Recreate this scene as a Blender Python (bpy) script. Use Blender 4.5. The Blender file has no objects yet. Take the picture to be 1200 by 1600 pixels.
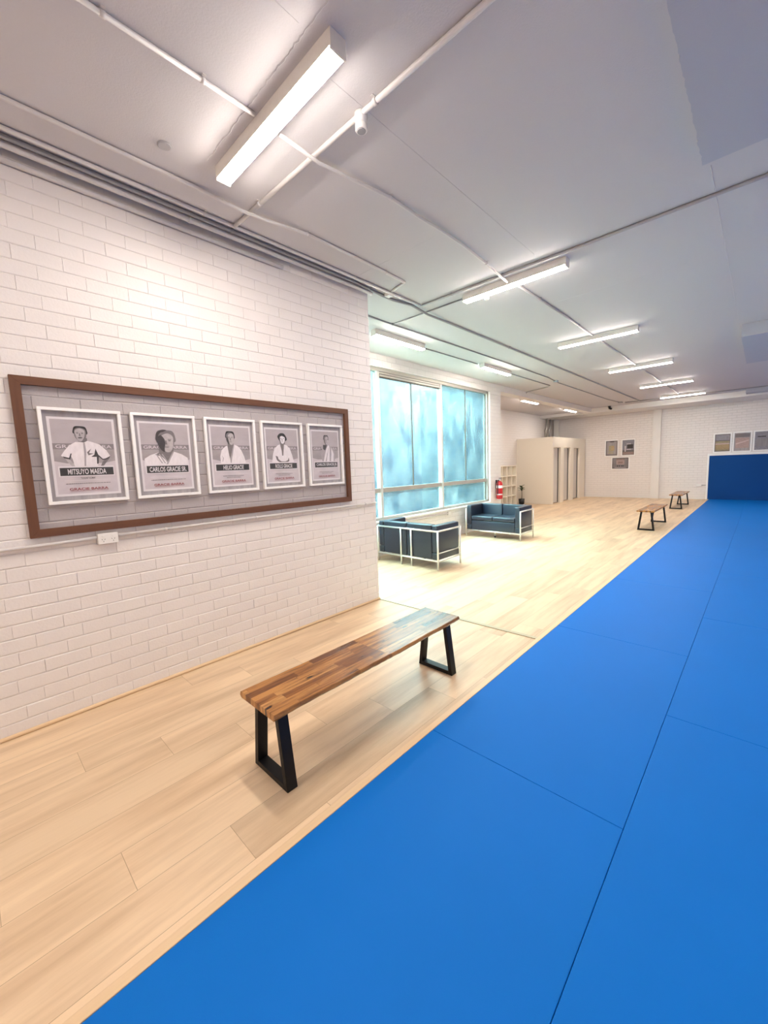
import bpy, bmesh, math, random
from mathutils import Vector, Matrix, Euler
random.seed(7)
PI = math.pi
C = bpy.context.scene.collection

# ------------------------------------------------------------------ camera
F_PX, YAW, PITCH, ROLL = 625.307, 0.759623, -0.113269, 0.0365372
CAM = Vector((3.254, 0.0, 1.565))
cy, sy, cp, sp, cr, sr = (math.cos(YAW), math.sin(YAW), math.cos(PITCH), math.sin(PITCH), math.cos(ROLL), math.sin(ROLL))
fwd = Vector((-sy*cp, cy*cp, sp)); rgt = Vector((cy, sy, 0)); dwn = fwd.cross(rgt)
r2 = cr*rgt + sr*dwn; d2 = -sr*rgt + cr*dwn
cam_data = bpy.data.cameras.new('camera')
cam_data.sensor_fit = 'VERTICAL'; cam_data.sensor_height = 36; cam_data.lens = F_PX*36/1600
cam_data.clip_start = 0.05; cam_data.clip_end = 200
cam = bpy.data.objects.new('camera', cam_data); C.objects.link(cam)
m = Matrix((r2, -d2, -fwd)).transposed().to_4x4(); m.translation = CAM
cam.matrix_world = m
bpy.context.scene.camera = cam

# ------------------------------------------------------------------ light, exposure
LAMP_STRENGTH = 84.0
LAMP_COLOR = (1.0, 0.90, 0.81)
SKY_STRENGTH = 74.0
vs = bpy.context.scene.view_settings
vs.view_transform = 'Standard'; vs.look = 'None'; vs.exposure = 0.62; vs.gamma = 1.0; vs.use_curve_mapping = False
world = bpy.data.worlds.new('daylight'); bpy.context.scene.world = world
world.use_nodes = True
bg = world.node_tree.nodes['Background']
bg.inputs[0].default_value = (0.80, 0.93, 1.0, 1); bg.inputs[1].default_value = SKY_STRENGTH

# ------------------------------------------------------------------ materials
def nodes_of(name):
    mt = bpy.data.materials.new(name); mt.use_nodes = True
    nt = mt.node_tree; return mt, nt, nt.nodes['Principled BSDF']
def math_node(nt, op, a, b=None, c=None):
    n = nt.nodes.new('ShaderNodeMath'); n.operation = op
    for i, v in enumerate((a, b, c)):
        if v is None: continue
        if isinstance(v, (int, float)): n.inputs[i].default_value = v
        else: nt.links.new(v, n.inputs[i])
    return n.outputs[0]
def mix_col(nt, fac, a, b, mode='MIX'):
    n = nt.nodes.new('ShaderNodeMix'); n.data_type = 'RGBA'; n.blend_type = mode
    for k, v in ((0, fac), (6, a), (7, b)):
        if isinstance(v, (int, float)): n.inputs[k].default_value = v
        elif isinstance(v, tuple): n.inputs[k].default_value = (*v[:3], 1)
        else: nt.links.new(v, n.inputs[k])
    return n.outputs[2]
def coords(nt, scale=(1, 1, 1), kind='Object'):
    tc = nt.nodes.new('ShaderNodeTexCoord'); mp = nt.nodes.new('ShaderNodeMapping')
    nt.links.new(tc.outputs[kind], mp.inputs[0]); mp.inputs['Scale'].default_value = scale
    return mp.outputs[0]
def noise(nt, vec, scale, detail=3, rough=0.5):
    n = nt.nodes.new('ShaderNodeTexNoise'); n.inputs['Scale'].default_value = scale
    n.inputs['Detail'].default_value = detail; n.inputs['Roughness'].default_value = rough
    if vec is not None: nt.links.new(vec, n.inputs['Vector'])
    return n.outputs['Fac']
def bump(nt, h, dist, strength=1.0, normal=None):
    b = nt.nodes.new('ShaderNodeBump'); b.inputs['Distance'].default_value = dist; b.inputs['Strength'].default_value = strength
    nt.links.new(h, b.inputs['Height'])
    if normal is not None: nt.links.new(normal, b.inputs['Normal'])
    return b.outputs[0]
def plain(name, col, rough=0.5, metal=0.0, nscale=60.0, namp=0.0004, var=0.04, spec=0.5):
    mt, nt, p = nodes_of(name)
    v = coords(nt); f = noise(nt, v, nscale, 4)
    c = mix_col(nt, f, tuple(x*(1-var) for x in col), tuple(min(1, x*(1+var)) for x in col))
    nt.links.new(c, p.inputs['Base Color'])
    p.inputs['Roughness'].default_value = rough; p.inputs['Metallic'].default_value = metal
    p.inputs['Specular IOR Level'].default_value = spec
    if namp: nt.links.new(bump(nt, f, namp, 0.6), p.inputs['Normal'])
    return mt
WALL_COL = (0.82, 0.775, 0.75)
M = {}
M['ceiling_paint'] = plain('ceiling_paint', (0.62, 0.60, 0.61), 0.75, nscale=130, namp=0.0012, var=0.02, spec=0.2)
M['bulkhead_grey'] = plain('bulkhead_grey', (0.49, 0.50, 0.555), 0.75, nscale=130, namp=0.0012, var=0.02, spec=0.2)  # bulkheads: darker and bluer than the main ceiling
M['white_paint'] = plain('white_paint', (0.80, 0.77, 0.74), 0.55, nscale=90, namp=0.0006, var=0.02)
M['partition'] = plain('partition_paint', (0.86, 0.80, 0.69), 0.5, nscale=50, namp=0.0003, var=0.02)
M['door_grey'] = plain('cubicle_door', (0.66, 0.62, 0.57), 0.45)
M['conduit'] = plain('painted_conduit', (0.66, 0.63, 0.62), 0.35, nscale=40, namp=0.0004)
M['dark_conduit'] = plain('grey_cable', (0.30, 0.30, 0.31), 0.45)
M['shaded_conduit'] = plain('shaded_conduit', (0.44, 0.43, 0.43), 0.45)  # conduit colour darkened to imitate the shade on backlit runs
M['housing'] = plain('light_housing', (0.82, 0.78, 0.72), 0.4)
M['white_plastic'] = plain('white_plastic', (0.85, 0.83, 0.80), 0.3, namp=0)
M['grey_plastic'] = plain('grey_plastic', (0.42, 0.41, 0.42), 0.4, namp=0)
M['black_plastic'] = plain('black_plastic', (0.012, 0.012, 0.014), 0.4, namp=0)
M['frame_white'] = plain('white_frame', (0.93, 0.92, 0.91), 0.3, nscale=30, namp=0.0002, var=0.01)
M['silver_frame'] = plain('silver_frame', (0.66, 0.63, 0.60), 0.35, metal=0.3)
M['alu'] = plain('window_aluminium', (0.42, 0.39, 0.35), 0.4, metal=0.2)
M['mullion_paint'] = plain('mullion_paint', (0.60, 0.58, 0.54), 0.4)
M['alu_dark'] = plain('window_track', (0.11, 0.085, 0.065), 0.4, metal=0.2)
M['chrome'] = plain('chrome', (0.88, 0.88, 0.86), 0.28, metal=0.75, namp=0)
M['black_steel'] = plain('black_steel', (0.005, 0.005, 0.006), 0.45, nscale=200, namp=0.0002, spec=0.25)
M['leather'] = plain('dark_leather', (0.012, 0.022, 0.043), 0.33, nscale=260, namp=0.0007, var=0.25, spec=0.7)
M['red'] = plain('extinguisher_red', (0.50, 0.015, 0.02), 0.28, namp=0)
M['leaf'] = plain('leaf_green', (0.02, 0.07, 0.015), 0.45, nscale=30)
M['stem'] = plain('stem_brown', (0.05, 0.04, 0.02), 0.7)
M['strip'] = plain('threshold_strip', (0.50, 0.44, 0.30), 0.45, metal=0.1)
M['duct'] = plain('duct_metal', (0.45, 0.44, 0.42), 0.35, metal=0.7)
M['outside_wall'] = plain('outside_render', (0.072, 0.064, 0.076), 0.9, nscale=1.2, var=0.35)
M['ground'] = plain('outdoor_concrete', (0.12, 0.13, 0.13), 0.9)
M['outside_cladding'] = plain('outside_cladding', (0.040, 0.046, 0.050), 0.9, nscale=2, var=0.3)

def lamp_mat():
    mt = bpy.data.materials.new('lit_diffuser'); mt.use_nodes = True; nt = mt.node_tree
    nt.nodes.clear(); o = nt.nodes.new('ShaderNodeOutputMaterial'); e = nt.nodes.new('ShaderNodeEmission')
    e.inputs[0].default_value = (*LAMP_COLOR, 1); e.inputs[1].default_value = LAMP_STRENGTH
    nt.links.new(e.outputs[0], o.inputs[0]); return mt
M['lamp'] = lamp_mat()

def brick_geo_mat():
    # painted bricks; the panel inside the timber frame is painted grey
    mt, nt, p = nodes_of('painted_bricks')
    tc = nt.nodes.new('ShaderNodeTexCoord'); sep = nt.nodes.new('ShaderNodeSeparateXYZ'); nt.links.new(tc.outputs['Object'], sep.inputs[0])
    y, z = sep.outputs[1], sep.outputs[2]
    iny = math_node(nt, 'MULTIPLY', math_node(nt, 'GREATER_THAN', y, 0.28), math_node(nt, 'LESS_THAN', y, 2.885))
    inz = math_node(nt, 'MULTIPLY', math_node(nt, 'GREATER_THAN', z, 1.22), math_node(nt, 'LESS_THAN', z, 2.16))
    ins = math_node(nt, 'MULTIPLY', iny, inz)
    n1 = noise(nt, tc.outputs['Object'], 3.0, 4); n2 = noise(nt, tc.outputs['Object'], 70.0, 5)
    a = mix_col(nt, n1, tuple(x*0.97 for x in WALL_COL), tuple(min(1, x*1.03) for x in WALL_COL))
    c = mix_col(nt, ins, a, (0.45, 0.41, 0.41))
    nt.links.new(c, p.inputs['Base Color']); p.inputs['Roughness'].default_value = 0.5
    nt.links.new(bump(nt, n2, 0.0014, 0.8), p.inputs['Normal'])
    return mt
M['bricks'] = brick_geo_mat()
def brick_shader(name, ax):
    mt, nt, p = nodes_of(name)
    tc = nt.nodes.new('ShaderNodeTexCoord'); sep = nt.nodes.new('ShaderNodeSeparateXYZ'); nt.links.new(tc.outputs['Object'], sep.inputs[0])
    cb = nt.nodes.new('ShaderNodeCombineXYZ'); nt.links.new(sep.outputs[ax], cb.inputs[0]); nt.links.new(sep.outputs[2], cb.inputs[1])
    br = nt.nodes.new('ShaderNodeTexBrick'); nt.links.new(cb.outputs[0], br.inputs['Vector'])
    br.inputs['Scale'].default_value = 1.0; br.inputs['Brick Width'].default_value = 0.24; br.inputs['Row Height'].default_value = 0.086
    br.inputs['Mortar Size'].default_value = 0.006; br.inputs['Mortar Smooth'].default_value = 0.4
    n2 = noise(nt, tc.outputs['Object'], 60.0, 4)
    inv = math_node(nt, 'SUBTRACT', 1.0, br.outputs['Fac'])
    h = math_node(nt, 'ADD', inv, math_node(nt, 'MULTIPLY', n2, 0.25))
    nt.links.new(bump(nt, h, 0.005, 0.8), p.inputs['Normal'])
    c = mix_col(nt, br.outputs['Fac'], WALL_COL, tuple(x*0.93 for x in WALL_COL)); nt.links.new(c, p.inputs['Base Color'])
    p.inputs['Roughness'].default_value = 0.5
    return mt
M['bricks_x'] = brick_shader('painted_brick_far', 0)
M['bricks_y'] = brick_shader('painted_brick_side', 1)

def floor_mat():
    mt, nt, p = nodes_of('oak_planks')
    tc = nt.nodes.new('ShaderNodeTexCoord'); sep = nt.nodes.new('ShaderNodeSeparateXYZ'); nt.links.new(tc.outputs['Object'], sep.inputs[0])
    x, y = sep.outputs[0], sep.outputs[1]
    W, L = 0.2267, 1.46
    u = math_node(nt, 'DIVIDE', math_node(nt, 'SUBTRACT', x, 0.020), W)
    row = math_node(nt, 'FLOOR', u); fu = math_node(nt, 'SUBTRACT', u, row)
    v = math_node(nt, 'DIVIDE', math_node(nt, 'SUBTRACT', math_node(nt, 'ADD', y, 0.43), math_node(nt, 'MULTIPLY', row, L/4)), L)
    seg = math_node(nt, 'FLOOR', v); fv = math_node(nt, 'SUBTRACT', v, seg)
    cb = nt.nodes.new('ShaderNodeCombineXYZ'); nt.links.new(row, cb.inputs[0]); nt.links.new(seg, cb.inputs[1])
    wn = nt.nodes.new('ShaderNodeTexWhiteNoise'); nt.links.new(cb.outputs[0], wn.inputs['Vector'])
    # grain, shifted per plank
    off = nt.nodes.new('ShaderNodeVectorMath'); off.operation = 'MULTIPLY_ADD'
    nt.links.new(wn.outputs['Color'], off.inputs[0]); off.inputs[1].default_value = (20, 20, 20)
    st = nt.nodes.new('ShaderNodeMapping'); nt.links.new(tc.outputs['Object'], st.inputs[0]); st.inputs['Scale'].default_value = (8, 0.75, 1)
    nt.links.new(st.outputs[0], off.inputs[2])
    g1 = noise(nt, off.outputs[0], 1.0, 5, 0.6)
    st2 = nt.nodes.new('ShaderNodeMapping'); nt.links.new(off.outputs[0], st2.inputs[0]); st2.inputs['Scale'].default_value = (12, 4, 1)
    g2 = noise(nt, st2.outputs[0], 1.0, 4, 0.6)
    rmp = nt.nodes.new('ShaderNodeValToRGB'); nt.links.new(g1, rmp.inputs[0])
    e = rmp.color_ramp.elements; e[0].position = 0.30; e[0].color = (0.56, 0.385, 0.235, 1); e[1].position = 0.58; e[1].color = (0.80, 0.605, 0.395, 1)
    c = mix_col(nt, math_node(nt, 'MULTIPLY', g2, 0.22), rmp.outputs[0], (0.50, 0.35, 0.22))
    tint = math_node(nt, 'MULTIPLY_ADD', wn.outputs['Value'], 0.16, 0.92)
    c = mix_col(nt, 1.0, c, tint, 'MULTIPLY')
    du = math_node(nt, 'MULTIPLY', math_node(nt, 'MINIMUM', fu, math_node(nt, 'SUBTRACT', 1.0, fu)), W)
    dv = math_node(nt, 'MULTIPLY', math_node(nt, 'MINIMUM', fv, math_node(nt, 'SUBTRACT', 1.0, fv)), L)
    d = math_node(nt, 'MINIMUM', du, dv)
    groove = math_node(nt, 'LESS_THAN', d, 0.0011)
    c = mix_col(nt, math_node(nt, 'MULTIPLY', groove, 0.6), c, (0.20, 0.12, 0.06))
    nt.links.new(c, p.inputs['Base Color']); p.inputs['Roughness'].default_value = 0.38; p.inputs['Specular IOR Level'].default_value = 0.45
    h = math_node(nt, 'ADD', math_node(nt, 'MULTIPLY', g2, 0.15), math_node(nt, 'MINIMUM', math_node(nt, 'MULTIPLY', d, 300.0), 1.0))
    nt.links.new(bump(nt, h, 0.0006, 0.6), p.inputs['Normal'])
    return mt
M['floor'] = floor_mat()

def grain_wood(name, c0, c1, axis=1, rough=0.4, scale=12):
    mt, nt, p = nodes_of(name)
    s = [scale*4]*3; s[axis] = scale*0.25
    v = coords(nt, tuple(s)); g = noise(nt, v, 1.0, 5, 0.6)
    c = mix_col(nt, g, c0, c1); nt.links.new(c, p.inputs['Base Color']); p.inputs['Roughness'].default_value = rough
    nt.links.new(bump(nt, g, 0.0006, 0.5), p.inputs['Normal'])
    return mt
M['walnut'] = grain_wood('frame_walnut', (0.085, 0.030, 0.014), (0.19, 0.080, 0.038), 0, 0.42)
M['oak_trim'] = grain_wood('oak_trim', (0.72, 0.50, 0.29), (0.80, 0.60, 0.38), 1, 0.4)

def stave_mat():
    mt, nt, p = nodes_of('acacia_staves')
    tc = nt.nodes.new('ShaderNodeTexCoord'); sep = nt.nodes.new('ShaderNodeSeparateXYZ'); nt.links.new(tc.outputs['Object'], sep.inputs[0])
    x, y = sep.outputs[0], sep.outputs[1]
    u = math_node(nt, 'DIVIDE', math_node(nt, 'ADD', x, 1.0), 0.047); row = math_node(nt, 'FLOOR', u); fu = math_node(nt, 'FRACT', u)
    half = math_node(nt, 'GREATER_THAN', y, 0.0)
    cbr = nt.nodes.new('ShaderNodeCombineXYZ'); nt.links.new(row, cbr.inputs[0]); nt.links.new(half, cbr.inputs[1])
    wr = nt.nodes.new('ShaderNodeTexWhiteNoise'); nt.links.new(cbr.outputs[0], wr.inputs['Vector'])
    v = math_node(nt, 'ADD', math_node(nt, 'DIVIDE', y, 0.40), math_node(nt, 'MULTIPLY', wr.outputs['Value'], 3.0))
    seg = math_node(nt, 'FLOOR', v); fv = math_node(nt, 'FRACT', v)
    cb = nt.nodes.new('ShaderNodeCombineXYZ'); nt.links.new(row, cb.inputs[0]); nt.links.new(seg, cb.inputs[1]); nt.links.new(half, cb.inputs[2])
    wn = nt.nodes.new('ShaderNodeTexWhiteNoise'); nt.links.new(cb.outputs[0], wn.inputs['Vector'])
    rmp = nt.nodes.new('ShaderNodeValToRGB'); nt.links.new(wn.outputs['Value'], rmp.inputs[0])
    el = rmp.color_ramp.elements
    el[0].position = 0; el[0].color = (0.15, 0.052, 0.014, 1); el[1].position = 1; el[1].color = (0.62, 0.31, 0.095, 1)
    k = el.new(0.4); k.color = (0.32, 0.125, 0.030, 1); k = el.new(0.75); k.color = (0.48, 0.215, 0.058, 1)
    off = nt.nodes.new('ShaderNodeVectorMath'); off.operation = 'MULTIPLY_ADD'
    nt.links.new(wn.outputs['Color'], off.inputs[0]); off.inputs[1].default_value = (30, 30, 30)
    st = nt.nodes.new('ShaderNodeMapping'); nt.links.new(tc.outputs['Object'], st.inputs[0]); st.inputs['Scale'].default_value = (45, 3.5, 10)
    nt.links.new(st.outputs[0], off.inputs[2])
    g = noise(nt, off.outputs[0], 1.0, 5, 0.65)
    gr = nt.nodes.new('ShaderNodeMapRange'); nt.links.new(g, gr.inputs[0]); gr.inputs[1].default_value = 0.42; gr.inputs[2].default_value = 0.72
    c = mix_col(nt, gr.outputs[0], rmp.outputs[0], (0.07, 0.025, 0.010))
    kn = noise(nt, coords(nt, (26, 7, 1)), 1.0, 1); km = nt.nodes.new('ShaderNodeMapRange'); nt.links.new(kn, km.inputs[0])
    km.inputs[1].default_value = 0.72; km.inputs[2].default_value = 0.78
    c = mix_col(nt, km.outputs[0], c, (0.03, 0.012, 0.006))
    d = math_node(nt, 'MINIMUM', math_node(nt, 'MULTIPLY', math_node(nt, 'MINIMUM', fu, math_node(nt, 'SUBTRACT', 1.0, fu)), 0.047),
                  math_node(nt, 'MULTIPLY', math_node(nt, 'MINIMUM', fv, math_node(nt, 'SUBTRACT', 1.0, fv)), 0.40))
    c = mix_col(nt, math_node(nt, 'MULTIPLY', math_node(nt, 'LESS_THAN', d, 0.0006), 0.5), c, (0.04, 0.015, 0.007))
    nt.links.new(c, p.inputs['Base Color']); p.inputs['Roughness'].default_value = 0.27; p.inputs['Specular IOR Level'].default_value = 0.6
    nt.links.new(bump(nt, g, 0.0004, 0.4), p.inputs['Normal'])
    return mt
M['staves'] = stave_mat()

def mat_vinyl(name, col):
    mt, nt, p = nodes_of(name)
    v = coords(nt); f = noise(nt, v, 350, 2); g = noise(nt, v, 1.3, 3)
    c = mix_col(nt, g, tuple(x*0.94 for x in col), tuple(x*1.06 for x in col)); nt.links.new(c, p.inputs['Base Color'])
    p.inputs['Roughness'].default_value = 0.55; p.inputs['Specular IOR Level'].default_value = 0.12
    nt.links.new(bump(nt, f, 0.0005, 0.5), p.inputs['Normal'])
    return mt
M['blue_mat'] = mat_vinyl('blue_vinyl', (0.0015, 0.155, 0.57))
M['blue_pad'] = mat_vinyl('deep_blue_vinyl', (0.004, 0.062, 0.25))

def frosted():
    mt = bpy.data.materials.new('filmed_glass'); mt.use_nodes = True; nt = mt.node_tree; nt.nodes.clear()
    o = nt.nodes.new('ShaderNodeOutputMaterial')
    tr = nt.nodes.new('ShaderNodeBsdfTranslucent'); tp = nt.nodes.new('ShaderNodeBsdfTransparent'); gl = nt.nodes.new('ShaderNodeBsdfGlossy')
    v = coords(nt, (1, 1, 0.6)); n1 = noise(nt, v, 2.2, 6, 0.65)
    rmp = nt.nodes.new('ShaderNodeValToRGB'); nt.links.new(n1, rmp.inputs[0]); e = rmp.color_ramp.elements
    e[0].position = 0.40; e[0].color = (0.004, 0.016, 0.026, 1); e[1].position = 0.62; e[1].color = (0.066, 0.088, 0.094, 1)
    nt.links.new(rmp.outputs[0], tr.inputs[0]); tp.inputs[0].default_value = (0.70, 0.88, 0.86, 1)
    gl.inputs[0].default_value = (1, 1, 1, 1); gl.inputs[1].default_value = 0.25
    m1 = nt.nodes.new('ShaderNodeMixShader'); m1.inputs[0].default_value = 0.5
    nt.links.new(tr.outputs[0], m1.inputs[1]); nt.links.new(tp.outputs[0], m1.inputs[2])
    m2 = nt.nodes.new('ShaderNodeMixShader'); m2.inputs[0].default_value = 0.03
    nt.links.new(m1.outputs[0], m2.inputs[1]); nt.links.new(gl.outputs[0], m2.inputs[2]); nt.links.new(m2.outputs[0], o.inputs[0])
    return mt
M['film_glass'] = frosted()
def clear_glass():
    mt = bpy.data.materials.new('picture_glass'); mt.use_nodes = True; nt = mt.node_tree; nt.nodes.clear()
    o = nt.nodes.new('ShaderNodeOutputMaterial'); tp = nt.nodes.new('ShaderNodeBsdfTransparent'); gl = nt.nodes.new('ShaderNodeBsdfGlossy')
    gl.inputs[1].default_value = 0.05; fr = nt.nodes.new('ShaderNodeFresnel'); fr.inputs[0].default_value = 1.45
    v = coords(nt); n = noise(nt, v, 5.0, 1); b = bump(nt, n, 0.012, 0.5); nt.links.new(b, gl.inputs['Normal'])
    mx = nt.nodes.new('ShaderNodeMixShader'); nt.links.new(fr.outputs[0], mx.inputs[0])
    nt.links.new(tp.outputs[0], mx.inputs[1]); nt.links.new(gl.outputs[0], mx.inputs[2]); nt.links.new(mx.outputs[0], o.inputs[0])
    return mt
M['glass'] = clear_glass()
def ink(name, col, nz=0.0, scale=(8, 8, 8)):
    mt, nt, p = nodes_of(name)
    f = noise(nt, coords(nt, scale), 1.0, 4)
    nt.links.new(mix_col(nt, f, tuple(x*(1-nz) for x in col), tuple(min(1, x*(1+nz)) for x in col)), p.inputs['Base Color'])
    p.inputs['Roughness'].default_value = 0.6; return mt
for k, col, nz, sc in (('p_mat', (0.36, 0.335, 0.345), 0.45, (30, 2, 1)), ('p_white', (0.80, 0.76, 0.78), 0.03, (8, 8, 8)),
        ('p_sky', (0.50, 0.45, 0.47), 0.22, (6, 10, 1)), ('p_ground', (0.38, 0.34, 0.35), 0.35, (8, 12, 1)), ('p_fade', (0.66, 0.60, 0.63), 0.25, (6, 8, 1)),
        ('p_black', (0.012, 0.012, 0.014), 0.1, (8, 8, 8)), ('p_dark', (0.05, 0.045, 0.048), 0.4, (60, 60, 1)), ('p_bar', (0.035, 0.035, 0.037), 0.1, (8, 8, 8)),
        ('p_mid', (0.20, 0.18, 0.185), 0.3, (60, 60, 1)), ('p_skin', (0.50, 0.46, 0.47), 0.3, (40, 40, 1)), ('p_gi', (0.84, 0.79, 0.81), 0.15, (50, 20, 1)),
        ('p_fold', (0.42, 0.38, 0.40), 0.2, (50, 20, 1)), ('p_band', (0.26, 0.23, 0.24), 0.2, (10, 10, 1)), ('p_red', (0.30, 0.05, 0.06), 0.1, (8, 8, 8)),
        ('p_olive', (0.40, 0.35, 0.22), 0.3, (20, 20, 1)), ('p_tan', (0.48, 0.36, 0.20), 0.3, (20, 20, 1)), ('p_rose', (0.44, 0.31, 0.28), 0.3, (20, 20, 1)),
        ('p_slate', (0.34, 0.33, 0.38), 0.4, (20, 20, 1)), ('p_pink', (0.62, 0.48, 0.46), 0.1, (20, 20, 1))):
    M[k] = ink(k, col, nz, sc)

# ------------------------------------------------------------------ mesh helpers
def add_box(bm, a, b, bevel=0.0, seg=2, mi=0):
    a, b = [min(p, q) for p, q in zip(a, b)], [max(p, q) for p, q in zip(a, b)]
    vs_ = [bm.verts.new((x, y, z)) for x in (a[0], b[0]) for y in (a[1], b[1]) for z in (a[2], b[2])]
    fs = [bm.faces.new([vs_[i] for i in f]) for f in ((0, 1, 3, 2), (4, 6, 7, 5), (0, 4, 5, 1), (2, 3, 7, 6), (0, 2, 6, 4), (1, 5, 7, 3))]
    for f in fs: f.material_index = mi
    if bevel:
        es = list({e for f in fs for e in f.edges})
        bmesh.ops.bevel(bm, geom=es, offset=bevel, segments=seg, profile=0.5, affect='EDGES')
def add_tube(bm, pts, r, n=10, mi=0, cap=True):
    pts = [Vector(p) for p in pts]; rings = []
    up = Vector((0, 0, 1))
    for i, p in enumerate(pts):
        t = (pts[min(i+1, len(pts)-1)] - pts[max(i-1, 0)]).normalized()
        ref = up if abs(t.dot(up)) < 0.95 else Vector((0, 1, 0))
        s = t.cross(ref).normalized(); w = s.cross(t)
        k = 1.0
        if 0 < i < len(pts)-1:
            c = (pts[i]-pts[i-1]).normalized().dot((pts[i+1]-pts[i]).normalized()); k = 1/max(0.5, math.sqrt((1+c)/2))
        rr = r[i] if isinstance(r, (list, tuple)) else r
        rings.append([bm.verts.new(p + (s*math.cos(2*PI*j/n) + w*math.sin(2*PI*j/n))*rr*(k if i not in (0, len(pts)-1) else 1)) for j in range(n)])
    for a, b in zip(rings, rings[1:]):
        for j in range(n):
            f = bm.faces.new((a[j], a[(j+1) % n], b[(j+1) % n], b[j])); f.smooth = True; f.material_index = mi
    if cap:
        for rg, fl in ((rings[0], False), (rings[-1], True)):
            f = bm.faces.new(rg if fl else rg[::-1]); f.material_index = mi
def add_lathe(bm, prof, c=(0, 0, 0), n=24, axis='z', mi=0):
    rings = []
    for r, h in prof:
        ring = []
        for j in range(n):
            a = 2*PI*j/n; p = (r*math.cos(a), r*math.sin(a), h)
            if axis == 'x': p = (h, p[0], p[1])
            if axis == 'y': p = (p[0], h, p[1])
            ring.append(bm.verts.new(Vector(p)+Vector(c)))
        rings.append(ring)
    for a, b in zip(rings, rings[1:]):
        for j in range(n):
            f = bm.faces.new((a[j], a[(j+1) % n], b[(j+1) % n], b[j])); f.smooth = True; f.material_index = mi
    bm.faces.new(rings[0][::-1]).material_index = mi; bm.faces.new(rings[-1]).material_index = mi
def BM(): return bmesh.new()
def obj(name, bm, mats, parent=None, loc=None, rot=None, world=False):
    """link the bmesh as one object; world=True: geometry is in world space, origin moves to loc"""
    me = bpy.data.meshes.new(name)
    bmesh.ops.recalc_face_normals(bm, faces=bm.faces)
    if world and loc: bmesh.ops.translate(bm, verts=bm.verts, vec=-Vector(loc))
    bm.to_mesh(me); bm.free()
    for k in (mats if isinstance(mats, (list, tuple)) else [mats]): me.materials.append(M[k] if isinstance(k, str) else k)
    o = bpy.data.objects.new(name, me); C.objects.link(o)
    if parent: o.parent = parent
    if loc: o.location = loc
    if rot: o.rotation_euler = rot
    return o
def tag(o, label, cat, group=None):
    o['label'] = label; o['category'] = cat
    if group: o['group'] = group
    return o
def thing(name, label, cat, loc=(0, 0, 0), rot=(0, 0, 0), group=None):
    o = bpy.data.objects.new(name, None); C.objects.link(o); o.location = loc; o.rotation_euler = rot; o.empty_display_size = 0.1
    return tag(o, label, cat, group)
def struct(name, bm, mats, parent=None):
    o = obj(name, bm, mats, parent)
    if not parent: o['kind'] = 'structure'
    return o
def box_struct(name, a, b, mats, bevel=0.0):
    bm = BM(); add_box(bm, a, b, bevel); return struct(name, bm, mats)
def copy_tree(o, loc=None, rot=None, label=None, group=None):
    r = o.copy(); C.objects.link(r)
    if loc: r.location = loc
    if rot: r.rotation_euler = rot
    if label: r['label'] = label
    if group: r['group'] = group
    for ch in list(o.children):
        c = ch.copy(); C.objects.link(c); c.parent = r
        for g in list(ch.children):
            d = g.copy(); C.objects.link(d); d.parent = c
    return r

# ------------------------------------------------------------------ the room
HC = 3.45
XW, XA, YF = -1.57, -3.50, 18.0      # window wall, alcove wall, far wall
XR, YB = 8.0, -3.0                   # right wall, wall behind the camera
bm = BM(); add_box(bm, (XA-0.25, YB-0.2, -0.12), (XR+0.2, YF+0.2, 0.0)); struct('floor', bm, 'floor')
# main ceiling slab
bm = BM(); add_box(bm, (XW-0.3, YB-0.2, HC), (XR+0.2, YF+0.2, HC+0.15)); struct('ceiling', bm, 'ceiling_paint')

def brick_wall_left():
    bm = BM(); rh, bw, g, d = 0.08625, 0.240, 0.0040, 0.0060
    y0, y1 = YB, 3.290
    k = 0; z = 0.0
    rnd = random.Random(3)
    while z < HC-0.01:
        off = (0.0 if k % 2 else 0.12) + rnd.uniform(-0.018, 0.018)
        ys = [y0]; y = y0+off if off > 0.03 else y0+off+0.24
        while y < y1-0.03: ys.append(y+rnd.uniform(-0.005, 0.005)); y += bw
        ys.append(y1); zt = min(z+rh, HC)
        for a, b in zip(ys, ys[1:]):
            e = rnd.uniform(0.0, 0.0016); t1, t2 = rnd.uniform(-.0008, .0008), rnd.uniform(-.0008, .0008)
            g1, g2 = g*rnd.uniform(.3, .8), 0.0002+0.0014*rnd.random()**3
            bl, bv = 0.0042, 0.0006+0.002*rnd.random()**2
            o_ = [bm.verts.new((-d, yy, zz)) for yy, zz in ((a, z), (b, z), (b, zt), (a, zt))]
            i_ = [bm.verts.new((-0.0015, yy, zz)) for yy, zz in ((a+g2, z+g1), (b-g2, z+g1), (b-g2, zt-g1), (a+g2, zt-g1))]
            f_ = [bm.verts.new((e+s, yy, zz)) for yy, zz, s in ((a+g2+bv, z+g1+bl, t1), (b-g2-bv, z+g1+bl, t2), (b-g2-bv, zt-g1-bl, t2), (a+g2+bv, zt-g1-bl, t1))]
            bm.faces.new(f_)
            for q in range(4):
                r_ = (q+1) % 4
                bm.faces.new((o_[q], o_[r_], i_[r_], i_[q])); bm.faces.new((i_[q], i_[r_], f_[r_], f_[q]))
        z += rh; k += 1
    ob = struct('wall_left', bm, 'bricks'); return ob
wl = brick_wall_left()
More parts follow.
